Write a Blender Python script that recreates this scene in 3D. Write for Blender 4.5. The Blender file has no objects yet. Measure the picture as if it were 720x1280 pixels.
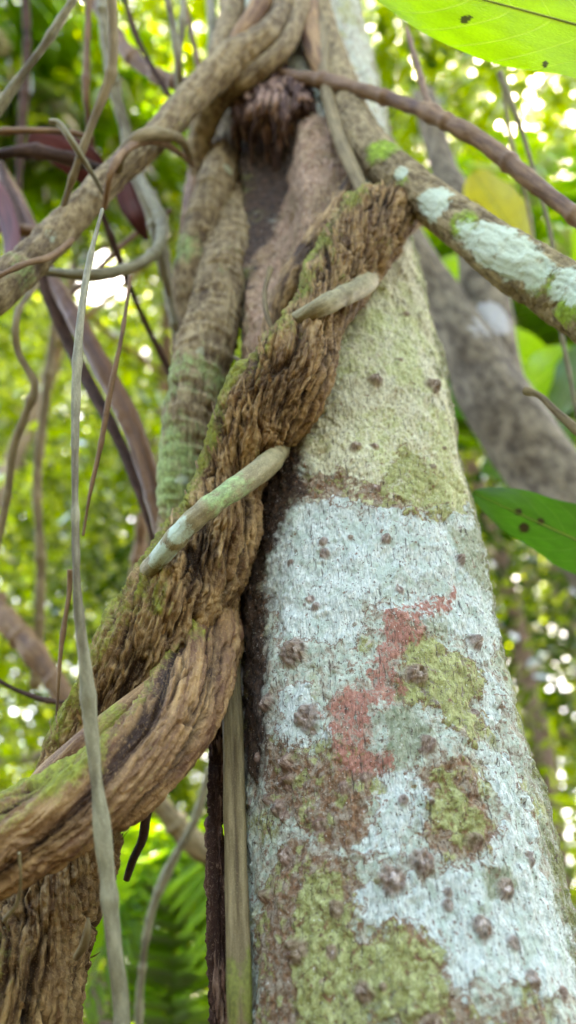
import bpy, math, random
import numpy as np
from mathutils import Vector, Matrix
random.seed(7); RNG = np.random.default_rng(7)
sc = bpy.context.scene
COL = sc.collection

# ------------------------------------------------------------------ camera frame
FPX = 967.0; PITCH = math.radians(35.0)
CAM = np.array([0.0, 0.0, 1.30])
FWD = np.array([0, math.cos(PITCH), math.sin(PITCH)])
UP = np.array([0, -math.sin(PITCH), math.cos(PITCH)])
RIGHT = np.array([1.0, 0, 0])
def at(px, py, Z):
    return CAM + Z*((px-360)/FPX*RIGHT + (640-py)/FPX*UP + FWD)
def proj(P):
    d = P - CAM
    z = d@FWD
    return 360+FPX*(d@RIGHT)/z, 640-FPX*(d@UP)/z, z
SUN_EL, SUN_AZ = math.radians(51), math.radians(19)
SUN = np.array([math.sin(SUN_AZ)*math.cos(SUN_EL), math.cos(SUN_AZ)*math.cos(SUN_EL), math.sin(SUN_EL)])

# ------------------------------------------------------------------ noise
def _h(i, j, k, seed):
    n = (i.astype(np.int64)*73856093) ^ (j.astype(np.int64)*19349663) ^ (k.astype(np.int64)*83492791) ^ (seed*2654435761)
    n = n & 0xffffffff
    n = ((n ^ (n >> 15))*2246822519) & 0xffffffff
    n = ((n ^ (n >> 13))*3266489917) & 0xffffffff
    return ((n ^ (n >> 16)) & 0xffffff)/float(0xffffff)*2-1
def vn(x, y, z, seed=0):
    i, j, k = np.floor(x), np.floor(y), np.floor(z)
    fx, fy, fz = x-i, y-j, z-k
    fx = fx*fx*(3-2*fx); fy = fy*fy*(3-2*fy); fz = fz*fz*(3-2*fz)
    i, j, k = i.astype(np.int64), j.astype(np.int64), k.astype(np.int64)
    def L(a, b, t): return a+(b-a)*t
    c = [_h(i+a, j+b, k+d, seed) for a in (0, 1) for b in (0, 1) for d in (0, 1)]
    x0 = L(L(c[0], c[4], fx), L(c[2], c[6], fx), fy)
    x1 = L(L(c[1], c[5], fx), L(c[3], c[7], fx), fy)
    return L(x0, x1, fz)
def fbm(x, y, z, oct=4, seed=0, gain=.5):
    a, s, t = 1., 0, 0
    for o in range(oct):
        s = s+a*vn(x, y, z, seed+o*17); t += a
        x, y, z = x*2.03+5.1, y*2.03+1.7, z*2.03+9.2; a *= gain
    return s/t
def sstep(a, b, x):
    t = np.clip((x-a)/(b-a), 0, 1); return t*t*(3-2*t)

# ------------------------------------------------------------------ object helpers
def tag(o, label=None, cat=None, group=None, kind=None):
    if label: o['label'] = label
    if cat: o['category'] = cat
    if group: o['group'] = group
    if kind: o['kind'] = kind
    return o
def empty(name, loc):
    o = bpy.data.objects.new(name, None); COL.objects.link(o); o.location = [float(v) for v in loc]
    o.empty_display_size = .05
    return o
def mesh_obj(name, V, F, mat, parent=None, attrs=None, smooth=True):
    """V (n,3) world coordinates; F (m,3) or (m,4) ints, or a list of such arrays"""
    V = np.asarray(V, dtype=np.float64)
    if parent is not None and parent.type == 'EMPTY':
        off = np.array(parent.location)
    elif parent is not None:
        off = np.array(parent['_org'])
    else:
        off = V.mean(0)
    org = off.copy()
    Vl = (V-off).astype(np.float32)
    Fs = F if isinstance(F, list) else [F]
    me = bpy.data.meshes.new(name)
    me.vertices.add(len(Vl)); me.vertices.foreach_set('co', Vl.ravel())
    idx = np.concatenate([f.ravel() for f in Fs]).astype(np.int32)
    cnt = np.concatenate([np.full(len(f), f.shape[1]) for f in Fs]).astype(np.int32)
    st = np.concatenate([[0], np.cumsum(cnt)[:-1]]).astype(np.int32)
    me.loops.add(len(idx)); me.loops.foreach_set('vertex_index', idx)
    me.polygons.add(len(cnt)); me.polygons.foreach_set('loop_start', st); me.polygons.foreach_set('loop_total', cnt)
    if smooth: me.polygons.foreach_set('use_smooth', np.ones(len(cnt), dtype=bool))
    me.update(calc_edges=True)
    for k, a in (attrs or {}).items():
        a = np.asarray(a, dtype=np.float32)
        if a.ndim == 1:
            t = me.attributes.new(k, 'FLOAT', 'POINT'); t.data.foreach_set('value', a)
        else:
            t = me.attributes.new(k, 'FLOAT_VECTOR', 'POINT'); t.data.foreach_set('vector', a.ravel())
    me.materials.append(mat)
    o = bpy.data.objects.new(name, me); COL.objects.link(o)
    if parent is not None: o.parent = parent
    else: o.location = org
    o['_org'] = [float(v) for v in org]
    return o

def spline(P, n, sq=None):
    """Catmull-Rom (centripetal) through P (k,d); n samples spaced evenly by length of first 3 columns"""
    P = np.asarray(P, float)
    if len(P) == 2: P = np.array([P[0], (P[0]+P[1])/2, P[1]])
    Q = np.vstack([2*P[0]-P[1], P, 2*P[-1]-P[-2]])
    out = []
    for i in range(1, len(Q)-2):
        p0, p1, p2, p3 = Q[i-1:i+3]
        d = [max(np.linalg.norm(b[:3]-a[:3]), 1e-6)**.5 for a, b in ((p0, p1), (p1, p2), (p2, p3))]
        t0, t1 = 0, d[0]; t2 = t1+d[1]; t3 = t2+d[2]
        t = np.linspace(t1, t2, 24, endpoint=False)[:, None]
        A1 = (t1-t)/(t1-t0)*p0+(t-t0)/(t1-t0)*p1
        A2 = (t2-t)/(t2-t1)*p1+(t-t1)/(t2-t1)*p2
        A3 = (t3-t)/(t3-t2)*p2+(t-t2)/(t3-t2)*p3
        B1 = (t2-t)/(t2-t0)*A1+(t-t0)/(t2-t0)*A2
        B2 = (t3-t)/(t3-t1)*A2+(t-t1)/(t3-t1)*A3
        out.append((t2-t)/(t2-t1)*B1+(t-t1)/(t2-t1)*B2)
    out = np.vstack(out+[Q[-2:-1]])
    L = np.concatenate([[0], np.cumsum(np.linalg.norm(np.diff(out[:, :3], axis=0), axis=1))])
    s = np.linspace(0, L[-1], n) if sq is None else sq*L[-1]
    return np.stack([np.interp(s, L, out[:, k]) for k in range(out.shape[1])], 1), s

def frames(C):
    T = np.gradient(C, axis=0); T /= np.linalg.norm(T, axis=1)[:, None]
    N = np.zeros_like(T)
    # first normal roughly facing the camera
    v = CAM-C[0]; v = v-T[0]*(v@T[0]); N[0] = v/np.linalg.norm(v)
    for i in range(1, len(C)):
        v = N[i-1]-T[i]*(N[i-1]@T[i]); N[i] = v/np.linalg.norm(v)
    return T, N, np.cross(T, N)

def sweep(C, R, s, nu, disp=None, twist=0., us=None, flat=None):
    """C (n,3), R (n,), returns V, F, attrs. twist in radians per metre of the grain."""
    n = len(C); T, N, B = frames(C)
    u = np.linspace(0, 2*math.pi, nu, endpoint=False) if us is None else us
    U, S = np.meshgrid(u, s)
    cu, su = np.cos(U), np.sin(U)
    G = U+twist*S
    Rm = R.mean()
    gx, gy = np.cos(G)*Rm, np.sin(G)*Rm
    rad = np.repeat(R[:, None], nu, 1)
    d = disp(gx, gy, S, U, rad) if disp else 0
    rr = rad+d
    fx = 1. if flat is None else flat
    P = C[:, None, :]+rr[..., None]*(cu[..., None]*N[:, None, :]*fx+su[..., None]*B[:, None, :])
    V = np.vstack([P.reshape(-1, 3), C[:1], C[-1:]])
    i = np.arange(n-1)[:, None]*nu; j = np.arange(nu)[None, :]; j2 = (j+1) % nu
    F = np.stack([i+j, i+j2, i+nu+j2, i+nu+j], -1).reshape(-1, 4)
    a = np.arange(nu); b = (a+1) % nu
    F1 = np.stack([np.full(nu, n*nu), b, a], -1); F2 = np.stack([np.full(nu, n*nu+1), (n-1)*nu+a, (n-1)*nu+b], -1)
    g = np.stack([gx, gy, S], -1).reshape(-1, 3); g = np.vstack([g, g[:1], g[-1:]])
    hh = (d/np.maximum(rad, 1e-4)).reshape(-1) if disp else np.zeros(n*nu)
    hh = np.concatenate([hh, [0, 0]])
    return V, [F, F1, F2], {'grain': g, 'hgt': hh}, (P, U, S)

def pxpts(pts):
    out = []
    for p in pts:
        if len(p) == 4:
            w = at(p[0], p[1], p[2]); out.append([*w, p[3]*p[2]/FPX])
        else:   # ('w', x, y, z, radius)
            out.append(list(p[1:]))
    return np.array(out, float)

def stem(name, pts, mat, ns=120, nu=24, disp=None, twist=0., parent=None, flat=None, extra=None):
    A, s = spline(pxpts(pts), ns)
    V, F, at_, g = sweep(A[:, :3], np.maximum(A[:, 3], .0003), s, nu, disp, twist, flat=flat)
    if extra: at_.update(extra(V, g))
    return mesh_obj(name, V, F, mat, parent, at_)

# displacement recipes
def d_rough(amp=.12, k=120., seed=1, lobes=0, lob=.1, fine=.25):
    def f(x, y, s, U, rad):
        w = fbm(x*40, y*40, s*30, 3, seed+50)*.010
        X, Y, Z = (x+w)*k, (y-w)*k, (s+w*.8)*k*.23
        n1 = fbm(X, Y, Z, 3, seed, .6)
        r1 = 1-np.clip(np.abs(n1)/.20, 0, 1)               # narrow crevices
        n2 = fbm(X*1.9+3, Y*1.9, Z*2.6, 2, seed+5)
        r2 = 1-np.clip(np.abs(n2)/.22, 0, 1)
        n3 = fbm(x*34, y*34, s*15, 3, seed+9)*1.3
        n4 = fbm(X*.45, Y*.45, Z*.45, 2, seed+77)          # deep long furrows
        r4 = 1-np.clip(np.abs(n4)/.13, 0, 1)
        q = (n1*.5+.5)*6; plate = (np.floor(q)+sstep(.6, 1, q-np.floor(q)))/6-.5
        d = -r1*.75-r2*.45-r4*1.3+n3*1.1+plate*1.5+vn(X*4, Y*4, Z*10, seed+11)*fine
        o = rad*amp*d
        if lobes: o = o+rad*lob*(np.abs(np.cos((U+s*8)*lobes/2.))*2-1.2)
        return o
    return f
def d_fib(amp=.05, k=50., seed=1, lobes=0, lob=.1, rings=0, tw=5.):
    def f(x, y, s, U, rad):
        X, Y, Z = x*k, y*k, s*k*.12
        n1 = fbm(X, Y, Z, 3, seed)
        n2 = vn(X*2.7, Y*2.7, Z*5, seed+4)
        n3 = fbm(x*14, y*14, s*10, 2, seed+8)
        d = -(1-np.clip(np.abs(n1)/.25, 0, 1))*.8+n2*.4+n3*1.4
        if rings: d = d+vn(x*k*.4, y*k*.4, s*rings, seed+21)*.9
        o = rad*amp*d
        if lobes: o = o+rad*lob*(np.abs(np.cos((U+s*tw)*lobes/2.))*2-1.2)
        return o
    return f

# ------------------------------------------------------------------ materials
class M:
    def __init__(s, name):
        s.m = bpy.data.materials.new(name); s.m.use_nodes = True
        s.t = s.m.node_tree; s.n = s.t.nodes; s.l = s.t.links
        s.b = s.n['Principled BSDF']; s.out = s.n['Material Output']
        s.b.inputs['Specular IOR Level'].default_value = .3
    def set(s, k, v):
        i = s.b.inputs[k] if isinstance(k, str) else k
        if isinstance(v, bpy.types.NodeSocket): s.l.new(v, i)
        elif isinstance(v, tuple) and len(v) == 3 and i.type == 'RGBA': i.default_value = (*v, 1)
        else: i.default_value = v
    def attr(s, name, out='Fac'):
        a = s.n.new('ShaderNodeAttribute'); a.attribute_name = name; return a.outputs[out]
    def vec(s, name, sc3):
        mp = s.n.new('ShaderNodeMapping'); mp.inputs['Scale'].default_value = sc3
        if name == 'Object':
            tc = s.n.new('ShaderNodeTexCoord'); s.l.new(tc.outputs['Object'], mp.inputs[0])
        else: s.l.new(s.attr(name, 'Vector'), mp.inputs[0])
        return mp.outputs[0]
    def noise(s, v, scale=1., detail=4., rough=.55, dist=0.):
        t = s.n.new('ShaderNodeTexNoise'); s.l.new(v, t.inputs['Vector'])
        t.inputs['Scale'].default_value = scale; t.inputs['Detail'].default_value = detail
        t.inputs['Roughness'].default_value = rough; t.inputs['Distortion'].default_value = dist
        return t.outputs[0]
    def voro(s, v, scale=1., feature='F1', out='Distance'):
        t = s.n.new('ShaderNodeTexVoronoi'); t.feature = feature; s.l.new(v, t.inputs['Vector'])
        t.inputs['Scale'].default_value = scale
        return t.outputs[out]
    def math(s, op, a, b=None, clamp=False):
        t = s.n.new('ShaderNodeMath'); t.operation = op; t.use_clamp = clamp
        s.set(t.inputs[0], a)
        if b is not None: s.set(t.inputs[1], b)
        return t.outputs[0]
    def rng(s, v, a, b, c=0., d=1.):
        t = s.n.new('ShaderNodeMapRange'); s.set(t.inputs[0], v)
        for k, x in zip((1, 2, 3, 4), (a, b, c, d)): t.inputs[k].default_value = x
        return t.outputs[0]
    def mix(s, f, a, b):
        t = s.n.new('ShaderNodeMix'); t.data_type = 'RGBA'
        s.set(t.inputs[0], f); s.set(t.inputs[6], a); s.set(t.inputs[7], b)
        return t.outputs[2]
    def bump(s, h, dist=.002, strength=1.):
        t = s.n.new('ShaderNodeBump'); s.set(t.inputs['Height'], h)
        t.inputs['Distance'].default_value = dist; t.inputs['Strength'].default_value = strength
        s.set('Normal', t.outputs[0])

def bark_mat(name, c1, c2, c3, moss=None, moss_amt=0., lichen=None, lichen_amt=0., k=120., stretch=.25, bump=.0015, rough=.85, band=0.):
    """c1/c2 weathered wood tones, c3 inner bark tone with shade painted into the fissures; moss and lichen where noise says so"""
    m = M(name)
    v = m.vec('grain', (1, 1, stretch)); iso = m.vec('grain', (1, 1, 1))
    a = m.noise(v, k, 5, .65)
    big = m.noise(iso, k*.12, 3)
    fine = m.noise(iso, k*5, 3, .7)
    base = m.mix(m.rng(a, .38, .62), c1, c2)
    base = m.mix(m.rng(m.math('ADD', m.attr('hgt'), m.rng(a, .3, .7, -.05, .05)), -.03, -.20), base, c3)  # fissures darkened by depth: crevice shade painted in with the inner bark tone
    base = m.mix(m.rng(big, .35, .65, 0, .45), base, m.mix(m.rng(a, .35, .65), tuple(x*.6 for x in c1), c1))
    base = m.mix(m.rng(fine, .55, .75, 0, .35), base, tuple(min(1, x*1.8+.02) for x in c2))
    base = m.mix(m.rng(fine, .45, .25, 0, .4), base, tuple(x*.4 for x in c1))
    if moss is not None:
        f = m.math('ADD', big, m.rng(fine, 0, 1, -.15, .15))
        f = m.math('ADD', f, m.rng(m.attr('moss'), 0, 1, -.22, .2))
        f = m.math('ADD', f, m.rng(m.noise(iso, k*.9, 4, .7), .25, .75, -.16, .16))
        f = m.math('ADD', f, m.math('MULTIPLY', m.attr('hgt'), .8))
        f = m.rng(f, .56-moss_amt, .78-moss_amt, 0, .85)
        mc = m.mix(m.rng(m.noise(iso, k*1.7, 3), .35, .65), moss, tuple(x*2.0 for x in moss))
        base = m.mix(f, base, mc)
    if lichen is not None:
        b2 = m.noise(m.vec('grain', (1.1, .9, 1.05)), k*.17, 3, .6, .4)
        f = m.math('ADD', b2, m.rng(fine, 0, 1, -.06, .06))
        f = m.math('ADD', f, m.rng(m.attr('lich'), 0, 1, -.28, .3))
        f = m.math('ADD', f, m.rng(m.noise(iso, k*.8, 6, .75), .25, .75, -.2, .2))
        base = m.mix(m.rng(f, .64-lichen_amt, .76-lichen_amt, 0, .85), base, m.mix(m.rng(fine, .3, .7), lichen, tuple(x*.75 for x in lichen)))
    m.set('Base Color', base); m.set('Roughness', rough)
    h = m.math('ADD', m.math('MULTIPLY', a, 1.2), m.math('MULTIPLY', fine, .5))
    m.bump(h, bump)
    return m.m

MT = {}
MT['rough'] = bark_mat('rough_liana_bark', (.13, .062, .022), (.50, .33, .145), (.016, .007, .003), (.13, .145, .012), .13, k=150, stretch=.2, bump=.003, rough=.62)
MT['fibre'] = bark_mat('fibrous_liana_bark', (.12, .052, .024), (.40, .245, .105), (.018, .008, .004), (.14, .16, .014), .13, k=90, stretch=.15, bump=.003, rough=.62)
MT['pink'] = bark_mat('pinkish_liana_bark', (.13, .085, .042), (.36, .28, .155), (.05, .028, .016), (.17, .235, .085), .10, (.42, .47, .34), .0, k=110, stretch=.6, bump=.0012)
MT['branch'] = bark_mat('mossy_branch_bark', (.14, .095, .045), (.38, .30, .16), (.045, .028, .014), (.14, .22, .015), .10, (.58, .67, .52), .05, k=90, stretch=.6, bump=.0016)
MT['green'] = bark_mat('green_vine_skin', (.20, .17, .085), (.33, .28, .15), (.14, .10, .05), (.17, .26, .10), .02, (.50, .62, .50), .0, k=130, stretch=.5, bump=.0008, rough=.6)
MT['grey'] = bark_mat('grey_vine_skin', (.16, .145, .085), (.30, .28, .18), (.09, .07, .04), k=160, stretch=.3, bump=.0007, rough=.65)
MT['brown'] = bark_mat('brown_vine_skin', (.13, .068, .03), (.26, .155, .075), (.08, .04, .025), k=150, stretch=.2, bump=.0007, rough=.6)
MT['straw'] = bark_mat('straw_vine_skin', (.15, .11, .05), (.29, .225, .115), (.09, .06, .03), (.10, .11, .02), .0, k=150, stretch=.12, bump=.0012, rough=.7)
MT['dark'] = bark_mat('dark_dead_wood', (.045, .024, .018), (.10, .055, .038), (.02, .01, .008), k=120, stretch=.3, bump=.002)
MT['petiole'] = bark_mat('dry_palm_stalk', (.09, .038, .016), (.19, .095, .042), (.07, .03, .02), k=70, stretch=.06, bump=.001, rough=.5)
MT['greytree'] = bark_mat('grey_tree_bark', (.075, .058, .04), (.26, .22, .155), (.07, .055, .05), (.14, .15, .08), -.02, (.48, .48, .48), .02, k=30, stretch=.8, bump=.003)
MT['bgbark'] = bark_mat('far_tree_bark', (.11, .065, .04), (.22, .15, .10), (.05, .03, .02), k=15, stretch=.4, bump=.004)
MT['tanbark'] = bark_mat('pale_far_bark', (.22, .16, .11), (.36, .29, .21), (.14, .09, .06), k=15, stretch=.4, bump=.004)

def leaf_mat(name, d0, d1, t0, t1, rough=.35, trans=.55, gloss=.25):
    m = M(name); m.n.remove(m.b)
    r = m.attr('rnd')
    dif = m.n.new('ShaderNodeBsdfDiffuse'); tr = m.n.new('ShaderNodeBsdfTranslucent'); gl = m.n.new('ShaderNodeBsdfGlossy')
    m.l.new(m.mix(r, d0, d1), dif.inputs[0]); m.l.new(m.mix(r, t0, t1), tr.inputs[0])
    gl.inputs['Roughness'].default_value = rough; gl.inputs[0].default_value = (1, 1, 1, 1)
    a = m.n.new('ShaderNodeMixShader'); a.inputs[0].default_value = trans
    m.l.new(dif.outputs[0], a.inputs[1]); m.l.new(tr.outputs[0], a.inputs[2])
    fr = m.n.new('ShaderNodeFresnel'); fr.inputs[0].default_value = 1.4
    b = m.n.new('ShaderNodeMixShader'); m.l.new(m.math('MULTIPLY', fr.outputs[0], gloss), b.inputs[0])
    m.l.new(a.outputs[0], b.inputs[1]); m.l.new(gl.outputs[0], b.inputs[2])
    m.l.new(b.outputs[0], m.out.inputs[0])
    return m.m
MT['leaf'] = leaf_mat('forest_leaf', (.016, .045, .003), (.08, .15, .004), (.025, .08, .002), (.74, .90, .004), trans=.62)
MT['palm'] = leaf_mat('palm_leaflet', (.04, .10, .012), (.14, .26, .02), (.14, .42, .008), (.55, .82, .01))

# ------------------------------------------------------------------ world, sun, camera
w = bpy.data.worlds.new('World'); sc.world = w; w.use_nodes = True
nt = w.node_tree; sky = nt.nodes.new('ShaderNodeTexSky'); sky.sky_type = 'NISHITA'; sky.sun_disc = False
sky.sun_elevation = SUN_EL; sky.sun_rotation = SUN_AZ; sky.air_density = 1.0; sky.dust_density = 3.0; sky.ozone_density = 1.0
nt.links.new(sky.outputs[0], nt.nodes['Background'].inputs[0]); nt.nodes['Background'].inputs[1].default_value = .15
ld = bpy.data.lights.new('sun', 'SUN'); ld.energy = 5.0; ld.angle = math.radians(.53); ld.color = (1, .95, .86)
lo = bpy.data.objects.new('sun', ld); COL.objects.link(lo); lo.location = (0, 0, 12)
lo.rotation_euler = Vector(SUN).to_track_quat('Z', 'Y').to_euler()
cd = bpy.data.cameras.new('camera'); co = bpy.data.objects.new('camera', cd); COL.objects.link(co); sc.camera = co
co.location = CAM; co.rotation_euler = (math.radians(90)+PITCH, 0, 0)
cd.sensor_fit = 'VERTICAL'; cd.sensor_height = 36; cd.sensor_width = 36*9/16; cd.lens = FPX/1280*36
cd.clip_start = .01; cd.clip_end = 500
cd.dof.use_dof = True; cd.dof.focus_distance = .72; cd.dof.aperture_fstop = cd.lens/10.4
sc.view_settings.view_transform = 'Standard'; sc.view_settings.look = 'None'; sc.view_settings.gamma = 1
EXPOSURE = 3.8
sc.view_settings.exposure = EXPOSURE
vs_ = sc.view_settings; vs_.use_white_balance = True; vs_.white_balance_temperature = 7600; vs_.white_balance_tint = 12
cy = sc.cycles; cy.use_denoising = True; cy.denoiser = 'OPENIMAGEDENOISE'; cy.max_bounces = 6; cy.diffuse_bounces = 3
cy.glossy_bounces = 2; cy.transmission_bounces = 4; cy.transparent_max_bounces = 4; cy.sample_clamp_indirect = 8; cy.caustics_reflective = False
cy.use_adaptive_sampling = False

# ------------------------------------------------------------------ main tree trunk
def Zt(py, D=.8):
    e = PITCH+math.atan((640-py)/FPX)
    return D/math.cos(e)*math.cos(e-PITCH)
a0 = at(508, 1240, Zt(1240)); a1 = at(384, 100, Zt(100)); dv = (a1-a0)/(a1[2]-a0[2])
R0 = .143
zz = np.concatenate([np.linspace(-.05, 1.15, 40, endpoint=False), np.linspace(1.15, 2.25, 760, endpoint=False), np.linspace(2.25, 3.6, 360, endpoint=False), np.linspace(3.6, 7.5, 40)])
TC = a0+dv*(zz-a0[2])[:, None]
TR = R0*(1+.5*np.exp(-np.maximum(zz, 0)/.22)+.06*np.exp(-(zz-1.3).clip(0)/.3))*(1-.03*(zz-2).clip(0))
TS = zz-zz[0]
# more columns on the side towards the path
uu = np.concatenate([np.linspace(-1.75, 1.75, 430, endpoint=False), np.linspace(1.75, 2*math.pi-1.75, 110, endpoint=False)])
_, _, _, (P0, U0, S0) = sweep(TC, TR, TS, len(uu), None, us=uu)
fx_, fy_, fz_ = proj(P0.reshape(-1, 3)); fr = np.abs(U0.ravel()) < 1.7
idxf = np.where(fr)[0]
def to_us(px, py):
    k = idxf[np.argmin((fx_[idxf]-px)**2+(fy_[idxf]-py)**2)]
    return U0.ravel()[k]*R0, S0.ravel()[k]
Ux, Sx = U0*R0, S0
def poly_sd(poly):
    """signed distance (m, + inside) on the unrolled bark to a patch outline"""
    Q = np.array([to_us(*p) for p in poly]); k = len(Q)
    lo_, hi_ = Q.min(0)-.06, Q.max(0)+.06
    d = np.full(Ux.shape, .05); sel = (Ux > lo_[0]) & (Ux < hi_[0]) & (Sx > lo_[1]) & (Sx < hi_[1])
    x, y = Ux[sel], Sx[sel]; dd = np.full(x.shape, 9.); ins = np.zeros(x.shape, bool)
    for i in range(k):
        a, b = Q[i], Q[(i+1) % k]; e = b-a
        t = np.clip(((x-a[0])*e[0]+(y-a[1])*e[1])/(e@e+1e-12), 0, 1)
        dd = np.minimum(dd, np.hypot(x-a[0]-t*e[0], y-a[1]-t*e[1]))
        c = ((a[1] > y) != (b[1] > y)); xi = a[0]+(y-a[1])/(b[1]-a[1]+1e-12)*e[0]
        ins ^= c & (x < xi)
    r = np.where(ins, dd, -dd); d = -d; d[sel] = np.maximum(r, -.05)
    return d
cx_, sx_ = np.cos(U0)*R0, np.sin(U0)*R0
wob = fbm(cx_*45, sx_*45, S0*45, 4, 3)
wob2 = fbm(cx_*160, sx_*160, S0*120, 3, 31)
wob3 = fbm(cx_*330, sx_*330, S0*300, 2, 88)
def patches(lst, amp=.012):
    d = np.full(Ux.shape, -.05)
    for p in lst: d = np.maximum(d, poly_sd(p))
    return d+wob*amp+wob2*amp*.35
PALE = [[(335,640),(420,622),(500,640),(590,655),(612,720),(625,800),(600,822),(560,790),(520,770),(470,760),(450,800),(400,815),(350,800),(325,740)],
        [(445,1145),(455,1100),(500,1090),(545,1098),(585,1078),(625,1020),(600,930),(640,940),(665,1010),(700,1130),(722,1240),(690,1262),(640,1238),(580,1248),(552,1225),(546,1180),(515,1152),(470,1165)],
        [(470,960),(515,955),(538,1000),(520,1050),(495,1075),(465,1060)],
        [(600,830),(625,850),(640,920),(615,910)],[(345,860),(395,850),(410,920),(360,940)]]
CREAM = [[(385,420),(440,330),(525,310),(555,470),(585,590),(600,660),(480,648),(400,625),(380,560),(395,480)]]
YELL = [[(510,795),(545,803),(568,812),(600,828),(612,852),(598,872),(606,905),(585,925),(560,900),(535,885),(512,872),(503,830)],
        [(538,962),(572,968),(590,1000),(615,1030),(608,1058),(580,1066),(560,1050),(545,1010)],
        [(380,1095),(420,1105),(450,1165),(505,1160),(548,1195),(555,1240),(520,1280),(380,1290),(360,1190)],
        [(505,560),(540,590),(570,645),(520,645),(480,620)]]
RED = [[(480,765),(520,755),(572,738),(560,760),(520,775),(505,800),(492,838),(500,862),(468,890),(455,950),(430,940),(408,880),(428,862),(462,850),(472,810)],
       [(425,930),(470,945),(475,965),(430,960)]]
GREY = [[(478,890),(520,880),(540,920),(528,958),(485,955)],[(430,1235),(470,1205),(510,1215),(520,1260),(500,1300),(430,1300)],
        [(600,1080),(640,1085),(650,1110),(610,1110)],[(515,778),(560,768),(575,790),(540,800),(518,795)],[(565,660),(600,665),(610,740),(575,720)]]
BROWN = [[(365,1040),(440,1085),(452,1100),(442,1150),(470,1170),(515,1155),(552,1190),(560,1245),(600,1255),(640,1245),(700,1268),(720,1300),(330,1300),(320,1150)],
         [(530,950),(580,950),(625,1035),(612,1075),(560,1075),(520,1040)],
         [(400,935),(470,955),(460,1050),(400,1060),(330,1000),(335,930)],[(380,590),(440,600),(520,640),(500,650),(420,625),(370,620)]]
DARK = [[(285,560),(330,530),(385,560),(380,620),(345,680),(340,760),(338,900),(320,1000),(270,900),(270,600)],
        [(285,120),(385,120),(376,160),(335,200),(316,270),(304,430),(285,430)]]  # dark brown bark, with the hollow's shade painted into it
WINE = [[(284,290),(350,280),(350,480),(330,540),(284,540)],[(310,170),(450,170),(450,300),(440,370),(350,400),(320,400)],[(320,470),(400,440),(395,560),(330,600)]]
sdP, sdC, sdY, sdR, sdG, sdB, sdD, sdW = [patches(x, a) for x, a in ((PALE, .024), (CREAM, .02), (YELL, .020), (RED, .018), (GREY, .016), (BROWN, .024), (DARK, .02), (WINE, .03))]
WARTS = [(388,898,13),(372,818,14),(520,842,11),(530,1078,12),(490,1100,13),(632,1110,11),(663,1075,9),(370,1190,13),(598,800,9),(470,478,8),(538,485,9),(360,955,10),(358,975,9),(400,1030,8),(592,1052,8),(600,1160,11),(330,1120,9),(420,1135,8),(455,1240,9),(540,1280,9),(575,700,6),(445,560,6),(533,930,8),(345,1010,9),(430,985,7),(415,1190,7),(505,1000,6),(640,1180,7),(352,1070,10),(338,880,9),(470,610,6),(395,760,5),(560,1130,7),(500,735,4)]
wart = np.zeros(Ux.shape); wcol = np.zeros(Ux.shape)
wl = [(*to_us(x, y), r*Zt(y)*.83/FPX) for x, y, r in WARTS]
for _ in range(420):
    q = RNG.uniform(0, 1, 3); wl.append(((q[0]*2-1)*.24, q[1]*3.4, .0012+.0035*q[2]**3))
for (a, b, r) in wl:
    r *= 1.25
    i0, i1 = np.searchsorted(TS, [b-r*1.6, b+r*1.6]); j = np.abs(uu*R0-a) < r*1.6
    if i1 <= i0 or not j.any(): continue
    sl = np.ix_(range(i0, i1), np.where(j)[0])
    d = np.hypot(Ux[sl]-a, (Sx[sl]-b)*.95)/r*(1+.45*wob2[sl]+.3*wob[sl])
    b_ = np.clip(1-d*d, 0, 1)**.7
    wart[sl] = np.maximum(wart[sl], b_*r*.7*(1+.9*wob2[sl]+1.1*wob3[sl])); wcol[sl] = np.maximum(wcol[sl], np.clip(1.35-d, 0, 1))
def trunk_disp(x, y, s, U, rad):
    c, t = np.cos(U)*R0, np.sin(U)*R0
    d = fbm(c*12, t*12, s*6, 3, 77)*.011+fbm(c*26, t*26, s*18, 2, 79)*.005
    d = d+fbm(c*70, t*70, s*45, 5, 12, .68)*.0058
    st = fbm(c*260, t*260, s*55, 3, 41); d = d+st*.0013
    crev = 1-np.clip(np.abs(fbm(c*40+st*.1, t*40, s*26, 3, 55))/.05, 0, 1)
    d = d-crev*.003*sstep(-.1, .25, fbm(c*9, t*9, s*9, 2, 8))
    d = d+sstep(-.002, .003, sdP)*.0007+sstep(-.001, .002, sdY)*.0016*(1+wob2*2)+sstep(-.002, .002, sdR)*.0006
    d = d+sstep(.0, .004, sdB)*fbm(c*220, t*220, s*200, 3, 91, .7)*.0028
    d = d+sstep(.35, .6, fbm(c*130, t*130, s*100, 2, 66))*.002
    # the hollow under the torn bark
    hu, hs = HOL; q = np.hypot((Ux-hu)/.07, (Sx-hs)/.36); d = d-.05*np.clip(1-q*q, 0, 1)
    return d+wart
HOL = to_us(330, 215)
V, F, AT, _ = sweep(TC, TR, TS, len(uu), trunk_disp, us=uu)
ex = lambda a: np.concatenate([a.ravel(), [0, 0]])
for k, a in (('sdP', sdP), ('sdC', sdC), ('sdY', sdY), ('sdR', sdR), ('sdG', sdG), ('sdB', sdB), ('sdD', sdD), ('sdW', sdW)): AT[k] = ex(a)*100
AT['wart'] = ex(wcol); AT['side'] = ex(U0)
m = M('lichened_trunk_bark')
iso = m.vec('grain', (1, 1, 1)); ver = m.vec('grain', (1, 1, .28))
fine = m.noise(iso, 900, 4, .7); med = m.noise(iso, 190, 5, .65); big = m.noise(iso, 30, 4, .6); str_ = m.noise(ver, 520, 4, .65); blot = m.noise(iso, 75, 4, .6, .5)
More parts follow.
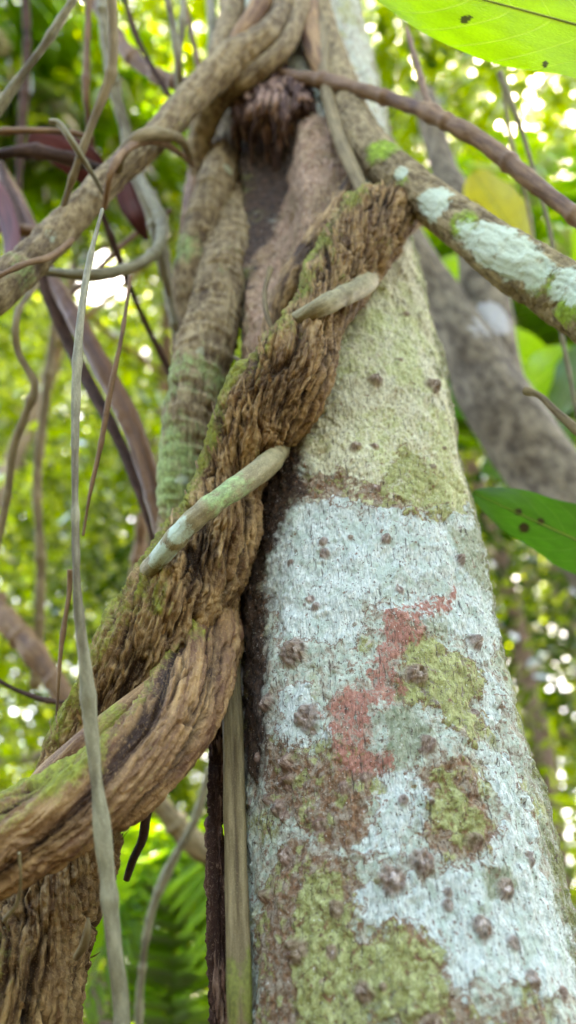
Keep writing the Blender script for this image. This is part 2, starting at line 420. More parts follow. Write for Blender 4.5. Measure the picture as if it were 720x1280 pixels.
wb = m.math('ADD', m.math('ADD', m.rng(med, .25, .75, -.45, .45), m.rng(fine, .2, .8, -.22, .22)), m.rng(blot, .25, .75, -.7, .7))
cov = m.noise(iso, 130, 7, .72, .6); cov2 = m.noise(m.vec('grain', (1, 1, .5)), 240, 6, .75, .3)
hair = m.noise(m.vec('grain', (1, 1, .13)), 420, 3, .6); wide = m.noise(iso, 16, 3, .5)
def msk(k, lo=-.10, hi=.10, wgt=1.): return m.rng(m.math('ADD', m.attr(k), m.math('MULTIPLY', wb, wgt)), lo, hi)
def mul(*a):
    o = a[0]
    for x in a[1:]: o = m.math('MULTIPLY', o, x)
    return o
def mc(a, b, src=None, l=.36, h=.64): return m.mix(m.rng(src or med, l, h), a, b)
rust = mc((.11, .045, .022), (.36, .185, .10), fine)
crust = mc((.36, .46, .36), (.76, .82, .70), cov2)
yel = m.mix(m.rng(cov, .40, .62), mc((.16, .15, .04), (.34, .35, .10), fine), mc((.40, .42, .13), (.66, .66, .34), cov2))
base = mc((.24, .18, .125), (.58, .52, .39), cov)                        # bare bark
base = m.mix(m.rng(str_, .50, .66, 0, .7), base, (.58, .53, .42))
base = m.mix(mul(m.rng(blot, .36, .50), m.rng(cov, .38, .50), .9), base, crust)
base = m.mix(mul(m.rng(cov, .60, .54), m.rng(wide, .53, .62), m.rng(cov2, .42, .5)), base, yel)
base = m.mix(m.rng(m.math('ADD', blot, m.rng(cov2, .3, .7, -.08, .08)), .60, .66, 0, .85), base, rust)
base = m.mix(msk('sdW', -.8, .8), base, m.mix(m.rng(m.noise(iso, 26, 5, .7), .40, .60), m.mix(m.rng(cov2, .62, .68), mc((.22, .115, .065), (.64, .43, .29), cov), (.9, .82, .72)), mc((.14, .075, .04), (.42, .30, .16), cov)))
cream = m.mix(m.rng(cov2, .35, .65), mc((.34, .29, .14), (.66, .62, .36), med), (.86, .83, .60))
cream = m.mix(m.rng(m.math('ADD', wide, m.rng(cov, .3, .7, -.12, .12)), .46, .58, 0, .8), cream, mc((.40, .42, .12), (.74, .76, .40), cov2))
base = m.mix(mul(msk('sdC', -1.6, .6), m.rng(cov, .28, .38)), base, cream)
brn = m.mix(m.rng(cov, .44, .58), mc((.09, .04, .018), (.40, .215, .11), cov2), mc((.33, .25, .17), (.48, .40, .30), fine))
brn = m.mix(m.rng(blot, .54, .60, 0, .9), brn, yel)
base = m.mix(mul(msk('sdB', -.3, .3), m.rng(cov2, .30, .40)), base, brn)
pale = m.mix(m.rng(str_, .35, .65), (.44, .51, .46), (.86, .90, .82))
pale = m.mix(m.rng(m.noise(iso, 60, 4), .5, .60, 0, .8), pale, mc((.42, .52, .42), (.62, .70, .60), fine))
pale = m.mix(m.rng(cov, .40, .33, 0, .8), pale, mc((.24, .20, .15), (.42, .38, .30), fine))
base = m.mix(mul(msk('sdP', -.25, .2), m.rng(cov2, .30, .36)), base, pale)
base = m.mix(mul(msk('sdG', -.3, .3), m.rng(cov, .33, .43)), base, mc((.20, .24, .14), (.50, .52, .38), cov2))
# the upper olive zone is thin and lets the bark through; the lower cushions are thick
base = m.mix(mul(msk('sdY', -.25, .15, 1.2), m.rng(cov, .38, .46)), base, yel)
base = m.mix(mul(msk('sdR', -.3, .15, 1.3), m.rng(cov, .40, .47), m.rng(cov2, .36, .44)), base, mc((.27, .085, .055), (.60, .30, .22), cov2, .35, .65))
for k in ('sdP', 'sdY', 'sdB'):      # narrow reddish rims where crusts meet
    a_ = m.math('ABSOLUTE', m.math('ADD', m.attr(k), wb))
    base = m.mix(mul(m.rng(a_, .22, .06, 0, .85), m.rng(med, .40, .52)), base, rust)
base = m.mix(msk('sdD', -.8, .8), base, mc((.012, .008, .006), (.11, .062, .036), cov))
# moss on the flank that stays damp
sd_ = m.math('ADD', m.attr('side'), m.rng(big, .2, .8, -.35, .35))
base = m.mix(m.rng(m.math('ADD', m.math('ABSOLUTE', sd_), m.rng(cov, .3, .7, -.2, .2)), 1.10, 1.35), base, mc((.08, .075, .02), (.24, .26, .07), fine))
# hairline cracks, pits, specks, pale grains
base = m.mix(mul(m.rng(hair, .40, .34, 0, .8), m.rng(big, .38, .52)), base, (.07, .045, .035))
base = m.mix(m.rng(m.noise(iso, 300, 3, .65), .605, .65, 0, .85), base, (.12, .075, .05))
base = m.mix(m.rng(m.noise(m.vec('grain', (1, 1, .7)), 150, 4, .7), .625, .675, 0, .9), base, rust)
base = m.mix(m.rng(m.noise(iso, 520, 2, .6), .66, .72, 0, .8), base, (.80, .80, .72))
base = m.mix(m.rng(m.attr('wart'), .2, .6, 0, .8), base, mc((.11, .05, .035), (.42, .28, .21), cov2))
base = m.mix(m.rng(m.math('ADD', m.attr('wart'), m.rng(cov2, .3, .7, -.35, .35)), 1.0, 1.2, 0, .85), base, (.78, .66, .58))
m.set('Base Color', base); m.set('Roughness', .72)
m.bump(m.math('ADD', m.math('ADD', m.math('MULTIPLY', fine, .7), cov), m.math('MULTIPLY', str_, .8)), .003)
TREE = empty('rainforest_tree', TC[1]); tag(TREE, 'large straight forest tree with pale blue, yellow and red lichen patches on its trunk', 'tree')
mesh_obj('trunk', V, F, m.m, TREE, AT)
# torn bark hanging at the lip of the hollow
m2 = MT['dark2'] = bark_mat('torn_bark', (.16, .08, .055), (.40, .27, .20), (.05, .025, .02), k=90, stretch=.4, bump=.003)
Vs, Fs, off = [], [], 0; gs, hs = [], []
for i in range(110):
    t = random.random(); px = 292+100*t; py = 108+30*random.random()-18*math.sin(math.pi*t)
    Z = Zt(py, .657)+.05*(t*2-1.3)**2-random.uniform(-.01, .04); ln = random.uniform(20, 110)*(.45+.6*math.sin(math.pi*t)); bend = random.uniform(-14, 14)
    A, s = spline(pxpts([(px, py-14, Z+.03, random.uniform(3, 8)), (px+bend*.4, py+ln*.4, Z-.01, random.uniform(4, 10)), (px+bend, py+ln, Z+.01, 2)]), 26)
    v, f, a_, _ = sweep(A[:, :3], A[:, 3], s, 12, d_rough(.5, 120, i), random.uniform(-8, 8), flat=.5)
    Fs += [x+off for x in f]; off += len(v); Vs.append(v); gs.append(a_['grain']); hs.append(a_['hgt'])
Fq = np.vstack([x for x in Fs if x.shape[1] == 4]); Ft = np.vstack([x for x in Fs if x.shape[1] == 3])
mesh_obj('torn_bark', np.vstack(Vs), [Fq, Ft], m2, TREE, {'grain': np.vstack(gs), 'hgt': np.concatenate(hs)})['kind'] = 'stuff'

# ------------------------------------------------------------------ lianas
def moss_up(lo=-.3, hi=.9, extra=None):
    def f(V, g):
        P, U, S = g; C = P.mean(1, keepdims=True); n = P-C; n = n/np.maximum(np.linalg.norm(n, axis=2, keepdims=True), 1e-6)
        up = n[..., 2]*.6-n[..., 0]*.8
        a = sstep(lo, hi, up)
        if extra is not None: a = np.clip(a+extra(P, S), 0, 1)
        return {'moss': np.concatenate([a.ravel(), [0, 0]])}
    return f
def spots(moss=(), lich=()):
    """moss / lichen cushions round given points of the stem: (px, py, Z, radius px)"""
    def f(V, g):
        o = {}
        for k, lst in (('moss', moss), ('lich', lich)):
            a = np.zeros(len(V))
            for (px, py, Z, r) in lst:
                d = np.linalg.norm(V-at(px, py, Z), axis=1)/(r*Z/FPX); a = np.maximum(a, np.clip(1.6-d*1.0, 0, 1))
            o[k] = a
        return o
    return f
def both(f, g_):
    def h(V, g): o = g_(V, g); o2 = f(V, g); o['moss'] = np.maximum(o.get('moss', 0), o2['moss']); return o
    return h

# thick rough liana: bottom left, behind the lower strand, up across the trunk
C_ = [('w', -.30, .50, -.05, .075), ('w', -.27, .50, .6, .066), (-12, 1330, .68, 92), (20, 1235, .70, 84), (56, 1140, .735, 74), (88, 1035, .77, 64), (112, 935, .78, 53), (145, 865, .775, 52), (184, 804, .785, 61), (234, 733, .81, 66), (270, 665, .835, 57),
      (286, 608, .86, 44), (314, 540, .865, 55), (360, 470, .875, 58), (392, 405, .925, 40), (424, 347, .98, 44), (458, 290, 1.035, 48), (492, 264, 1.09, 36), (528, 254, 1.15, 24), (560, 250, 1.2, 12)]
t = empty('liana', (-.30, .5, 0)); tag(t, 'thickest liana with deeply cracked bark, mossy on its left side, crossing the trunk diagonally', 'liana')
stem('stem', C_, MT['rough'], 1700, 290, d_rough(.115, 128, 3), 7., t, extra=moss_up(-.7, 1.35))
# bark flakes standing off it
Vs, Fs, gs, off = [], [], [], 0
Ac, sc_ = spline(pxpts(C_), 400); Tt, Nn, Bb = frames(Ac[:, :3])
for i in range(420):
    k = random.randint(60, 370); u = random.uniform(-1.9, 1.9); L = random.uniform(.006, .022); wdt = random.uniform(.0008, .0024)
    n = math.cos(u)*Nn[k]+math.sin(u)*Bb[k]; sd = np.cross(Tt[k], n); tdir = Tt[k]*.85-sd*.55*random.uniform(.6, 1.3); tdir /= np.linalg.norm(tdir)
    p = Ac[k, :3]+n*Ac[k, 3]*1.0; w_ = np.cross(tdir, n)*wdt; lift = n*random.uniform(.001, .006)
    q = [p-w_-n*.003, p+w_-n*.003, p+tdir*L*.5+w_+lift*.3, p+tdir*L*.5-w_+lift*.3, p+tdir*L+w_*.4+lift, p+tdir*L-w_*.4+lift]
    Vs += q; gs += [(x[0], x[1], x[2]) for x in q]; Fs += [(off, off+1, off+2, off+3), (off+3, off+2, off+4, off+5)]; off += 6
mesh_obj('bark_flakes', np.array(Vs), np.array(Fs), MT['rough'], t, {'grain': np.array(gs)})['kind'] = 'stuff'

B_ = [('w', -.75, .35, .75, .05), ('w', -.52, .42, 1.0, .045), (-60, 1085, .60, 62), (10, 1052, .61, 58), (80, 1018, .62, 55), (150, 968, .645, 54), (210, 905, .69, 53), (247, 838, .75, 46), (266, 775, .84, 42), (262, 715, .95, 38), (236, 655, 1.01, 35)]
G_ = [(218, 700, 1.0, 26), (222, 655, 1.02, 27), (226, 600, 1.03, 29), (234, 530, 1.05, 33), (248, 470, 1.08, 35), (265, 405, 1.13, 36), (284, 335, 1.22, 34), (292, 280, 1.31, 29), (300, 220, 1.45, 24), (310, 160, 1.6, 22), (320, 90, 1.8, 22)]
t = empty('liana', (-.75, .35, .75)); tag(t, 'brown ribbed liana sweeping in from the lower left edge and under the thickest liana', 'liana')
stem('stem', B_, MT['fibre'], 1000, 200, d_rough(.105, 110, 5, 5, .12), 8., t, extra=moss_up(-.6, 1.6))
o = stem('liana', G_, MT['pink'], 600, 120, d_fib(.09, 70, 15, 0, rings=150), 4., extra=spots(moss=[(222, 590, 1.03, 60), (240, 490, 1.08, 45), (265, 410, 1.12, 20), (285, 330, 1.2, 18)], lich=[(228, 600, 1.0, 10), (250, 440, 1.05, 8)]))
tag(o, 'smooth green and pinkish liana rising between the leaning strand and the dark hollow', 'liana')
o = stem('liana', [(30, 1000, .76, 12), (62, 968, .73, 16), (105, 935, .71, 20), (150, 898, .715, 19), (195, 862, .735, 18), (235, 815, .78, 16), (262, 760, .86, 14)], MT['fibre'], 260, 60, d_fib(.06, 70, 25), 6., extra=spots(moss=[(140, 905, .71, 25)]))
tag(o, 'slim mossy strand squeezed between the two thick lianas at left', 'liana')
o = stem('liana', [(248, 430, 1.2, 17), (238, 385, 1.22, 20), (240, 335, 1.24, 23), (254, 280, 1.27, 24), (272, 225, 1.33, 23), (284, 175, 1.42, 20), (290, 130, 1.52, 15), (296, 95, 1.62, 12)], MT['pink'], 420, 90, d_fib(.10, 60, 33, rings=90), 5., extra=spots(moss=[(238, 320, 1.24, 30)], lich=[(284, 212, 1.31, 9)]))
tag(o, 'beige liana with one round pale green lichen spot left of the hollow', 'liana')
o = stem('liana', [(236, 420, 1.27, 10), (236, 330, 1.29, 13), (240, 260, 1.33, 13), (254, 195, 1.42, 14), (280, 140, 1.53, 13), (300, 112, 1.62, 9)], MT['brown'], 300, 48, d_fib(.06, 50, 43, rings=140), 5.)
tag(o, 'dark reddish brown liana curving left around the beige one', 'liana')
J_ = [(-120, 450, .86, 33), (-40, 388, .90, 30), (20, 342, .95, 26), (80, 283, 1.02, 21), (140, 221, 1.10, 19), (198, 168, 1.18, 18), (245, 118, 1.25, 20), (290, 76, 1.30, 22), (330, 50, 1.33, 21), (352, 22, 1.38, 17), (362, -40, 1.5, 17)]
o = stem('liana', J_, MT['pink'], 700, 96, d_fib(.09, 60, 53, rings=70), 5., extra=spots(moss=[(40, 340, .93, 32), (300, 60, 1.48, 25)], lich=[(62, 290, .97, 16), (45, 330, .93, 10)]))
tag(o, 'smooth brown liana running from the left edge up over the hollow', 'liana')
o = stem('liana', [(250, 250, 1.36, 9), (247, 190, 1.36, 14), (266, 135, 1.33, 16), (312, 98, 1.30, 13), (350, 66, 1.31, 12), (374, 20, 1.38, 12), (382, -40, 1.5, 12)], MT['pink'], 300, 60, d_fib(.10, 60, 63, rings=80), 5., extra=spots(moss=[(300, 90, 1.48, 40)]))
tag(o, 'beige strand arching over the lip of the dark hollow', 'liana')
for (pts, lab, mt) in [
    ([(285, -40, 1.62, 16), (290, 20, 1.48, 17), (272, 80, 1.40, 15), (258, 130, 1.36, 11)], 'short greenish strand left of the topmost knot', 'pink'),
    ([(330, -40, 1.52, 14), (325, 10, 1.40, 14), (300, 50, 1.36, 13), (285, 80, 1.36, 9)], 'short brown strand topping the knot above the hollow', 'fibre'),
    ([(392, -50, 1.56, 14), (390, 0, 1.45, 14), (390, 50, 1.36, 14), (405, 95, 1.29, 10), (425, 130, 1.26, 6)], 'brown upright strand between the knot and the pale upper trunk', 'fibre')]:
    tag(stem('liana', pts, MT[mt], 200, 48, d_fib(.06, 60, len(lab), rings=60), 5.), lab, 'liana')
o = stem('liana', [(400, -20, 1.50, 9), (404, 50, 1.35, 9), (408, 110, 1.26, 9), (424, 170, 1.17, 9), (446, 222, 1.09, 9), (460, 252, 1.04, 7)], MT['straw'], 300, 36, d_fib(.06, 80, 71), 4.)
tag(o, 'thin straw brown vine hanging down to the join of branch and thickest liana', 'vine')
L_ = [(392, -50, 1.56, 14), (398, 0, 1.46, 14), (414, 55, 1.36, 15), (432, 112, 1.27, 19), (446, 158, 1.20, 24), (480, 205, 1.12, 27), (532, 247, 1.05, 27), (585, 287, .99, 31), (640, 328, .94, 36), (715, 372, .90, 42), (800, 425, .84, 48), (900, 480, .8, 50)]
t = empty('liana', at(424, 70, 1.5)); tag(t, 'branch like liana at upper right with white lichen bands and green moss cushions', 'liana')
stem('stem', L_, MT['branch'], 700, 110, d_rough(.05, 130, 83), 2., t, extra=spots(moss=[(478, 190, 1.1, 20), (500, 230, 1.05, 14), (575, 275, .96, 20), (676, 352, .88, 26), (700, 390, .86, 30), (560, 285, 1.0, 14)],
     lich=[(500, 215, 1.05, 10), (545, 250, 1.0, 26), (588, 287, .94, 30), (610, 299, .92, 38), (640, 318, .90, 38), (668, 334, .89, 26), (722, 355, .86, 34)]))
# inner stem along the groove
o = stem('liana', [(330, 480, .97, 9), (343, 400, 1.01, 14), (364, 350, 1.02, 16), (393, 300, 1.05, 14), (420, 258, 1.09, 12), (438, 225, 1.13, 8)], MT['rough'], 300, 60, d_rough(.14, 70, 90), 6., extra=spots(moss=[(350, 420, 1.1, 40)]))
tag(o, 'short dark strand lying in the groove between trunk and thickest liana', 'liana')
# green climber winding round the thick liana: two visible turns
Np = [(345, 462, 1.0, 10), (335, 442, .97, 11), (344, 422, .92, 12), (366, 405, .88, 13), (395, 387, .862, 13), (425, 372, .89, 14), (448, 361, .93, 13), (462, 348, .985, 12), (460, 335, 1.05, 11), (440, 325, 1.09, 9)]
Dp = [(250, 775, .93, 10), (212, 768, .92, 12), (188, 748, .87, 13), (184, 722, .80, 14), (204, 692, .752, 14), (238, 654, .742, 15), (275, 624, .752, 15), (304, 604, .775, 15), (326, 588, .80, 15), (343, 572, .835, 14), (350, 557, .89, 13), (342, 542, .95, 12), (320, 535, .98, 10)]
t = empty('vine', at(200, 720, .8)); tag(t, 'green grey climber winding around the thickest liana in two turns', 'vine')
stem('coil', Dp, MT['green'], 400, 60, d_fib(.09, 60, 101, rings=90), 3., t, extra=spots(moss=[(290, 612, .75, 40)], lich=[(205, 695, .75, 26), (228, 662, .73, 26)]))
stem('coil', Np, MT['green'], 400, 60, d_fib(.09, 60, 111, rings=90), 3., t, extra=spots(moss=[(375, 400, .93, 20)], lich=[(440, 365, 1.0, 22)]))
# straight flat vine down the left side of the trunk and the flaky dead strip behind it
o = stem('liana', [('w', -.04, .60, -.02, .02), ('w', -.046, .615, .9, .013), (300, 1330, .60, 15), (299, 1240, .62, 15), (296, 1120, .665, 14.5), (293, 1000, .72, 14), (291, 900, .77, 13), (288, 820, .82, 12.5), (285, 740, .88, 12), (284, 690, .94, 10)], MT['straw'], 700, 64, d_fib(.09, 90, 121, 4, .16, tw=.5), .5, extra=spots(moss=[(305, 1250, .62, 40)]))
tag(o, 'straight grooved straw brown liana hanging down the left side of the trunk', 'liana')
o = stem('liana', [('w', -.065, .66, -.02, .03), ('w', -.07, .66, .9, .02), (272, 1330, .67, 18), (274, 1200, .70, 17), (272, 1060, .74, 16), (270, 960, .79, 14), (276, 880, .84, 13), (290, 780, .90, 16), (312, 700, .97, 18), (330, 620, 1.02, 12)], m2, 600, 70, d_rough(.5, 110, 131), 0.)
tag(o, 'flaky dark dead strand behind the straight straw brown liana', 'liana')

# ------------------------------------------------------------------ thin vines and twigs
THIN = [
 ('vine', 'long pale grey vine hanging in front of the twisted lianas at left', 'grey', [(128, 262, .80, 2.5), (112, 330, .74, 4), (98, 410, .69, 5), (93, 520, .65, 5.5), (94, 640, .62, 6), (98, 735, .60, 6.5), (101, 775, .595, 8), (106, 830, .59, 8), (116, 930, .58, 8.5), (130, 1060, .565, 9.5), (144, 1190, .55, 10), (152, 1300, .54, 10.5), ('w', -.12, .55, .0, .006)]),
 ('palm_stalk', 'shiny brown dry palm stalk leaning behind the left hand vines', 'petiole', [(-20, 180, 1.55, 7), (20, 250, 1.45, 9), (60, 340, 1.35, 10), (110, 430, 1.25, 12), (158, 520, 1.2, 13), (186, 600, 1.16, 13), (215, 700, 1.12, 14), (242, 800, 1.1, 12), (275, 900, 1.1, 12), (330, 1080, 1.05, 12), ('w', 0, 1.15, 0, .02)]),
 ('palm_stalk', 'thinner dark dry stalk just below the shiny brown one', 'dark', [(0, 205, 1.5, 5), (45, 330, 1.35, 7), (95, 450, 1.3, 8), (145, 540, 1.22, 8), (185, 640, 1.18, 7), (205, 720, 1.2, 6)]),
 ('vine', 'straight grey twig slanting across the top left corner', 'grey', [(110, -30, 1.0, 4), (60, 50, 1.0, 5), (20, 105, 1.0, 6), (-30, 175, 1.0, 7)]),
 ('vine', 'straw brown vine curving down from the top edge to the maroon dead leaf', 'straw', [(138, -20, 1.0, 6), (143, 40, 1.0, 6), (138, 90, 1.0, 6), (118, 150, 1.0, 5.5), (96, 210, 1.0, 5), (72, 280, 1.02, 3.5)]),
 ('vine', 'thin upright grey brown twig left of the straw brown vine', 'brown', [(112, -20, 1.3, 3), (108, 60, 1.3, 4), (108, 130, 1.3, 4), (116, 190, 1.35, 3)]),
 ('vine', 'wide pale grey vine dropping from the top beside the straw brown one', 'grey', [(124, -20, 1.5, 8), (134, 50, 1.5, 9), (142, 110, 1.5, 8), (155, 160, 1.5, 9), (172, 215, 1.5, 10), (190, 270, 1.5, 9), (202, 320, 1.5, 7), (225, 420, 1.6, 5)]),
 ('vine', 'brown vine sagging from the top left to the leaning brown liana', 'brown', [(80, -40, 1.7, 7), (130, 20, 1.65, 8), (160, 65, 1.6, 9), (200, 97, 1.55, 9), (245, 104, 1.5, 8), (275, 100, 1.5, 6)]),
 ('vine', 'thin grey vine in front of a dark sliver near the top', 'grey', [(205, -20, 1.3, 4), (215, 30, 1.3, 5), (222, 80, 1.3, 5), (225, 125, 1.33, 4)]),
 ('vine', 'second thin grey vine from the top, meeting the first', 'grey', [(230, -20, 1.35, 3), (226, 40, 1.33, 4), (221, 90, 1.33, 4), (224, 125, 1.35, 3)]),
 ('vine', 'thin brown vine slanting down to the knot of lianas at top', 'brown', [(225, -20, 1.6, 3), (238, 40, 1.58, 4), (252, 100, 1.56, 4)]),
 ('vine', 'greyish vine hanging close left of the knot of lianas', 'grey', [(262, -20, 1.7, 5), (265, 30, 1.66, 5), (262, 70, 1.6, 4)]),
 ('tendril', 'thin brown tendril looping tightly over the leaning brown liana', 'brown', [(130, 262, 1.02, 3), (140, 215, 1.0, 4), (165, 182, 1.05, 4.5), (200, 178, 1.12, 4), (225, 192, 1.2, 3.5), (240, 206, 1.3, 3)]),
 ('tendril', 'broad dark strap looping over the leaning brown liana', 'straw', [(150, 235, 1.14, 5), (152, 195, 1.06, 6), (172, 172, 1.06, 7), (205, 168, 1.12, 7), (228, 178, 1.2, 6), (236, 200, 1.28, 5)]),
 ('vine', 'grey vine hooking round below the leaning liana to the left edge', 'grey', [(170, 215, 1.4, 6), (188, 245, 1.35, 8), (202, 280, 1.3, 8), (192, 315, 1.22, 7), (160, 335, 1.15, 7), (110, 344, 1.1, 6), (50, 338, 1.1, 6), (-20, 325, 1.1, 6)]),
 ('vine', 'thin brown twig curving along the underside of the leaning liana to the left edge', 'brown', [(90, 300, .98, 3.5), (60, 322, .92, 4), (30, 330, .88, 4), (0, 345, .86, 3.5), (-30, 360, .86, 3)]),
 ('vine', 'thin dark twig running down from the leaning liana to the ribbed strand', 'dark', [(125, 260, 1.2, 3), (150, 330, 1.25, 4), (175, 390, 1.3, 4), (215, 470, 1.35, 4)]),
 ('vine', 'thin knobbly reddish twig beside the long grey vine', 'brown', [(163, 345, .9, 2.5), (152, 420, .88, 3), (138, 490, .87, 3.5), (125, 560, .86, 3), (112, 620, .85, 2.5), (104, 670, .85, 2)]),
 ('vine', 'wavy grey green twig hanging near the left edge', 'straw', [(45, 355, 1.2, 4), (20, 400, 1.1, 4), (22, 440, 1.1, 4.5), (42, 480, 1.1, 5), (35, 515, 1.1, 5), (18, 560, 1.1, 5), (8, 620, 1.1, 5), (-8, 700, 1.1, 5)]),
 ('vine', 'thin reddish aerial root below the knotted twig at left', 'brown', [(88, 712, .84, 4), (86, 740, .84, 3.5), (78, 800, .83, 2.6), (73, 860, .82, 2.2), (70, 935, .82, 1.8)]),
 ('branch', 'blurred brown branch rising from the left edge behind the lianas', 'brown', [(-60, 700, 1.9, 14), (0, 765, 1.8, 15), (40, 815, 1.7, 14), (75, 862, 1.65, 13), (120, 930, 1.6, 11)]),
 ('vine', 'thin dark twig below the blurred brown branch', 'dark', [(-20, 840, 1.0, 3), (20, 862, 1.0, 3), (60, 876, 1.0, 3), (85, 878, 1.0, 2)]),
 ('vine', 'brown jointed vine sloping to the right edge under the big leaf', 'brown', [(330, 88, 1.34, 6), (372, 96, 1.29, 8), (415, 104, 1.25, 8), (455, 114, 1.2, 9), (500, 128, 1.16, 9), (534, 139, 1.12, 11), (542, 143, 1.11, 12), (550, 147, 1.10, 10), (600, 175, 1.05, 10), (660, 222, .98, 11), (720, 272, .92, 12), (800, 340, .86, 13)]),
 ('twig', 'short thin side twig pointing up from the jointed vine', 'brown', [(508, 35, 1.3, 3), (522, 80, 1.22, 4), (531, 115, 1.16, 4), (538, 136, 1.13, 5)]),
 ('vine', 'hair thin grey vine hanging from the big leaf at right', 'grey', [(624, 90, 1.3, 4), (650, 160, 1.3, 3), (672, 230, 1.3, 2.5), (690, 300, 1.3, 2.5), (700, 400, 1.3, 2.5), (712, 470, 1.3, 2.5), (730, 560, 1.3, 2.5)]),
 ('vine', 'second hair thin green vine hanging at right', 'green', [(626, 90, 1.5, 3), (640, 180, 1.5, 2.5), (660, 260, 1.5, 2.5), (668, 310, 1.5, 2)]),
 ('twig', 'broken twig reaching in from the right edge beside the grey forked tree', 'straw', [(657, 488, .95, 4.5), (672, 494, .93, 4), (695, 515, .9, 5), (730, 545, .87, 6), (780, 590, .85, 7)]),
 ('vine', 'dark flat sliver hanging below the ribbed brown liana', 'dark', [(192, 985, .80, 5), (185, 1010, .80, 6), (176, 1050, .80, 6), (166, 1075, .80, 6), (158, 1100, .80, 4)]),
 ('tendril', 'tiny green tendril on the thick stem at the lower left', 'green', [(24, 1066, .55, 1.8), (26, 1100, .56, 2), (20, 1130, .58, 2.5), (5, 1150, .6, 2.5)]),
 ('twig', 'small pale curled stub on the right side of the lower left stem', 'straw', [(96, 1196, .64, 4), (104, 1180, .62, 5), (109, 1160, .61, 4), (110, 1148, .61, 1.5)]),
 ('tendril', 'pale curved root tip touching the dark strand in the groove', 'straw', [(338, 335, .98, 3), (330, 365, .96, 3.5), (333, 395, .94, 3.5), (342, 416, .93, 2)]),
 ('twig', 'tiny hooked pale twig beside the dark hollow', 'straw', [(292, 446, 1.02, 2), (298, 450, 1.0, 3), (305, 460, 1.0, 2.5), (307, 470, 1.0, 1.5)]),
 ('vine', 'dark stalk crossing the left edge under the maroon dead leaf', 'dark', [(-20, 196, 1.2, 7), (40, 190, 1.2, 8), (90, 200, 1.22, 8), (125, 212, 1.28, 6)]),
 ('vine', 'grey brown stalk along the top of the maroon dead leaf', 'brown', [(-20, 166, 1.15, 4), (40, 163, 1.15, 4.5), (90, 166, 1.18, 4), (110, 172, 1.2, 3)]),
 ('tendril', 'curved grey tendril hooking over the maroon dead leaf', 'grey', [(62, 152, .98, 2.5), (72, 154, .98, 4), (88, 175, .98, 4), (105, 200, 1.0, 4), (120, 225, 1.02, 3), (132, 248, 1.05, 2)]),
 ('vine', 'brown stalk crossing low at the left edge by the mossy liana end', 'brown', [(-20, 282, 1.3, 7), (30, 288, 1.3, 6), (60, 292, 1.3, 5)]),
 ('branch', 'blurred tan branch in the gap between the lower lianas and the trunk', 'straw', [(150, 960, 1.7, 8), (195, 1000, 1.7, 12), (235, 1045, 1.7, 13), (275, 1085, 1.7, 12), (330, 1130, 1.7, 12)]),
 ('vine', 'thin grey vine hanging in the gap under the ribbed liana', 'grey', [(262, 960, 1.4, 4), (240, 1030, 1.4, 5), (215, 1075, 1.4, 5), (190, 1140, 1.4, 5), (178, 1220, 1.4, 5), (172, 1330, 1.4, 5)]),
 ('vine', 'faint dark vine hanging straight at the far left top', 'dark', [(30, -20, 2.2, 5), (34, 60, 2.2, 5), (30, 140, 2.2, 5), (22, 240, 2.2, 4)]),
 ('vine', 'faint slanting brown vine crossing the glade at left', 'brown', [(70, 380, 1.7, 4), (110, 350, 1.7, 4), (160, 300, 1.7, 4), (215, 262, 1.7, 4)]),
 ('vine', 'thin dark vine swinging between the top vines and the leaning liana', 'dark', [(150, -20, 1.4, 3), (172, 50, 1.4, 3), (205, 110, 1.4, 3), (240, 160, 1.4, 3)]),
 ('vine', 'pale thin vine dropping behind the wavy grey green twig', 'straw', [(70, 390, 1.8, 5), (58, 480, 1.8, 6), (46, 600, 1.8, 6), (52, 720, 1.8, 6), (44, 860, 1.8, 6)]),
 ('vine', 'blurred brown hanging root left of the rough liana middle', 'brown', [(178, 640, 1.9, 7), (172, 720, 1.9, 9), (160, 800, 1.9, 10), (150, 900, 1.9, 9)]),
 ('vine', 'blurred grey brown vine hanging left of the pink green liana', 'grey', [(190, 240, 1.55, 7), (200, 300, 1.55, 8), (210, 360, 1.55, 8), (222, 430, 1.55, 7), (230, 520, 1.6, 5)]),
]
for (nm, lab, mt, pts) in THIN:
    L = len(pts)
    dz = random.Random(lab).randint(0, 99)
    kn = .25 if nm == 'palm_stalk' else 1.
    def dk(x, y, s, U, rad, dz=dz, kn=kn):
        n = vn(x*0+dz, y*0, s*28, dz); node = np.exp(-(((s*7+dz*.13) % 1)-.5)**2/.0025)
        return rad*(.16*n*kn+.24*kn*node+.10*vn(x*300, y*300, s*60, dz+1)+.12*vn(x*90, y*90, s*14, dz+3)) 
    # a little irregular wander so the stems are not ruler-drawn
    q = [p if p[0] == 'w' else (p[0]+(random.random()-.5)*min(4, p[3]*.7)*(0 < i < L-1), p[1], p[2], p[3]*random.uniform(.92, 1.08)) for i, p in enumerate(pts)]
    o = stem(nm, q, MT[mt], 60*L if L > 6 else 160, 20 if L > 6 else 16, dk, 2.)
    tag(o, lab, nm.replace('_', ' '))

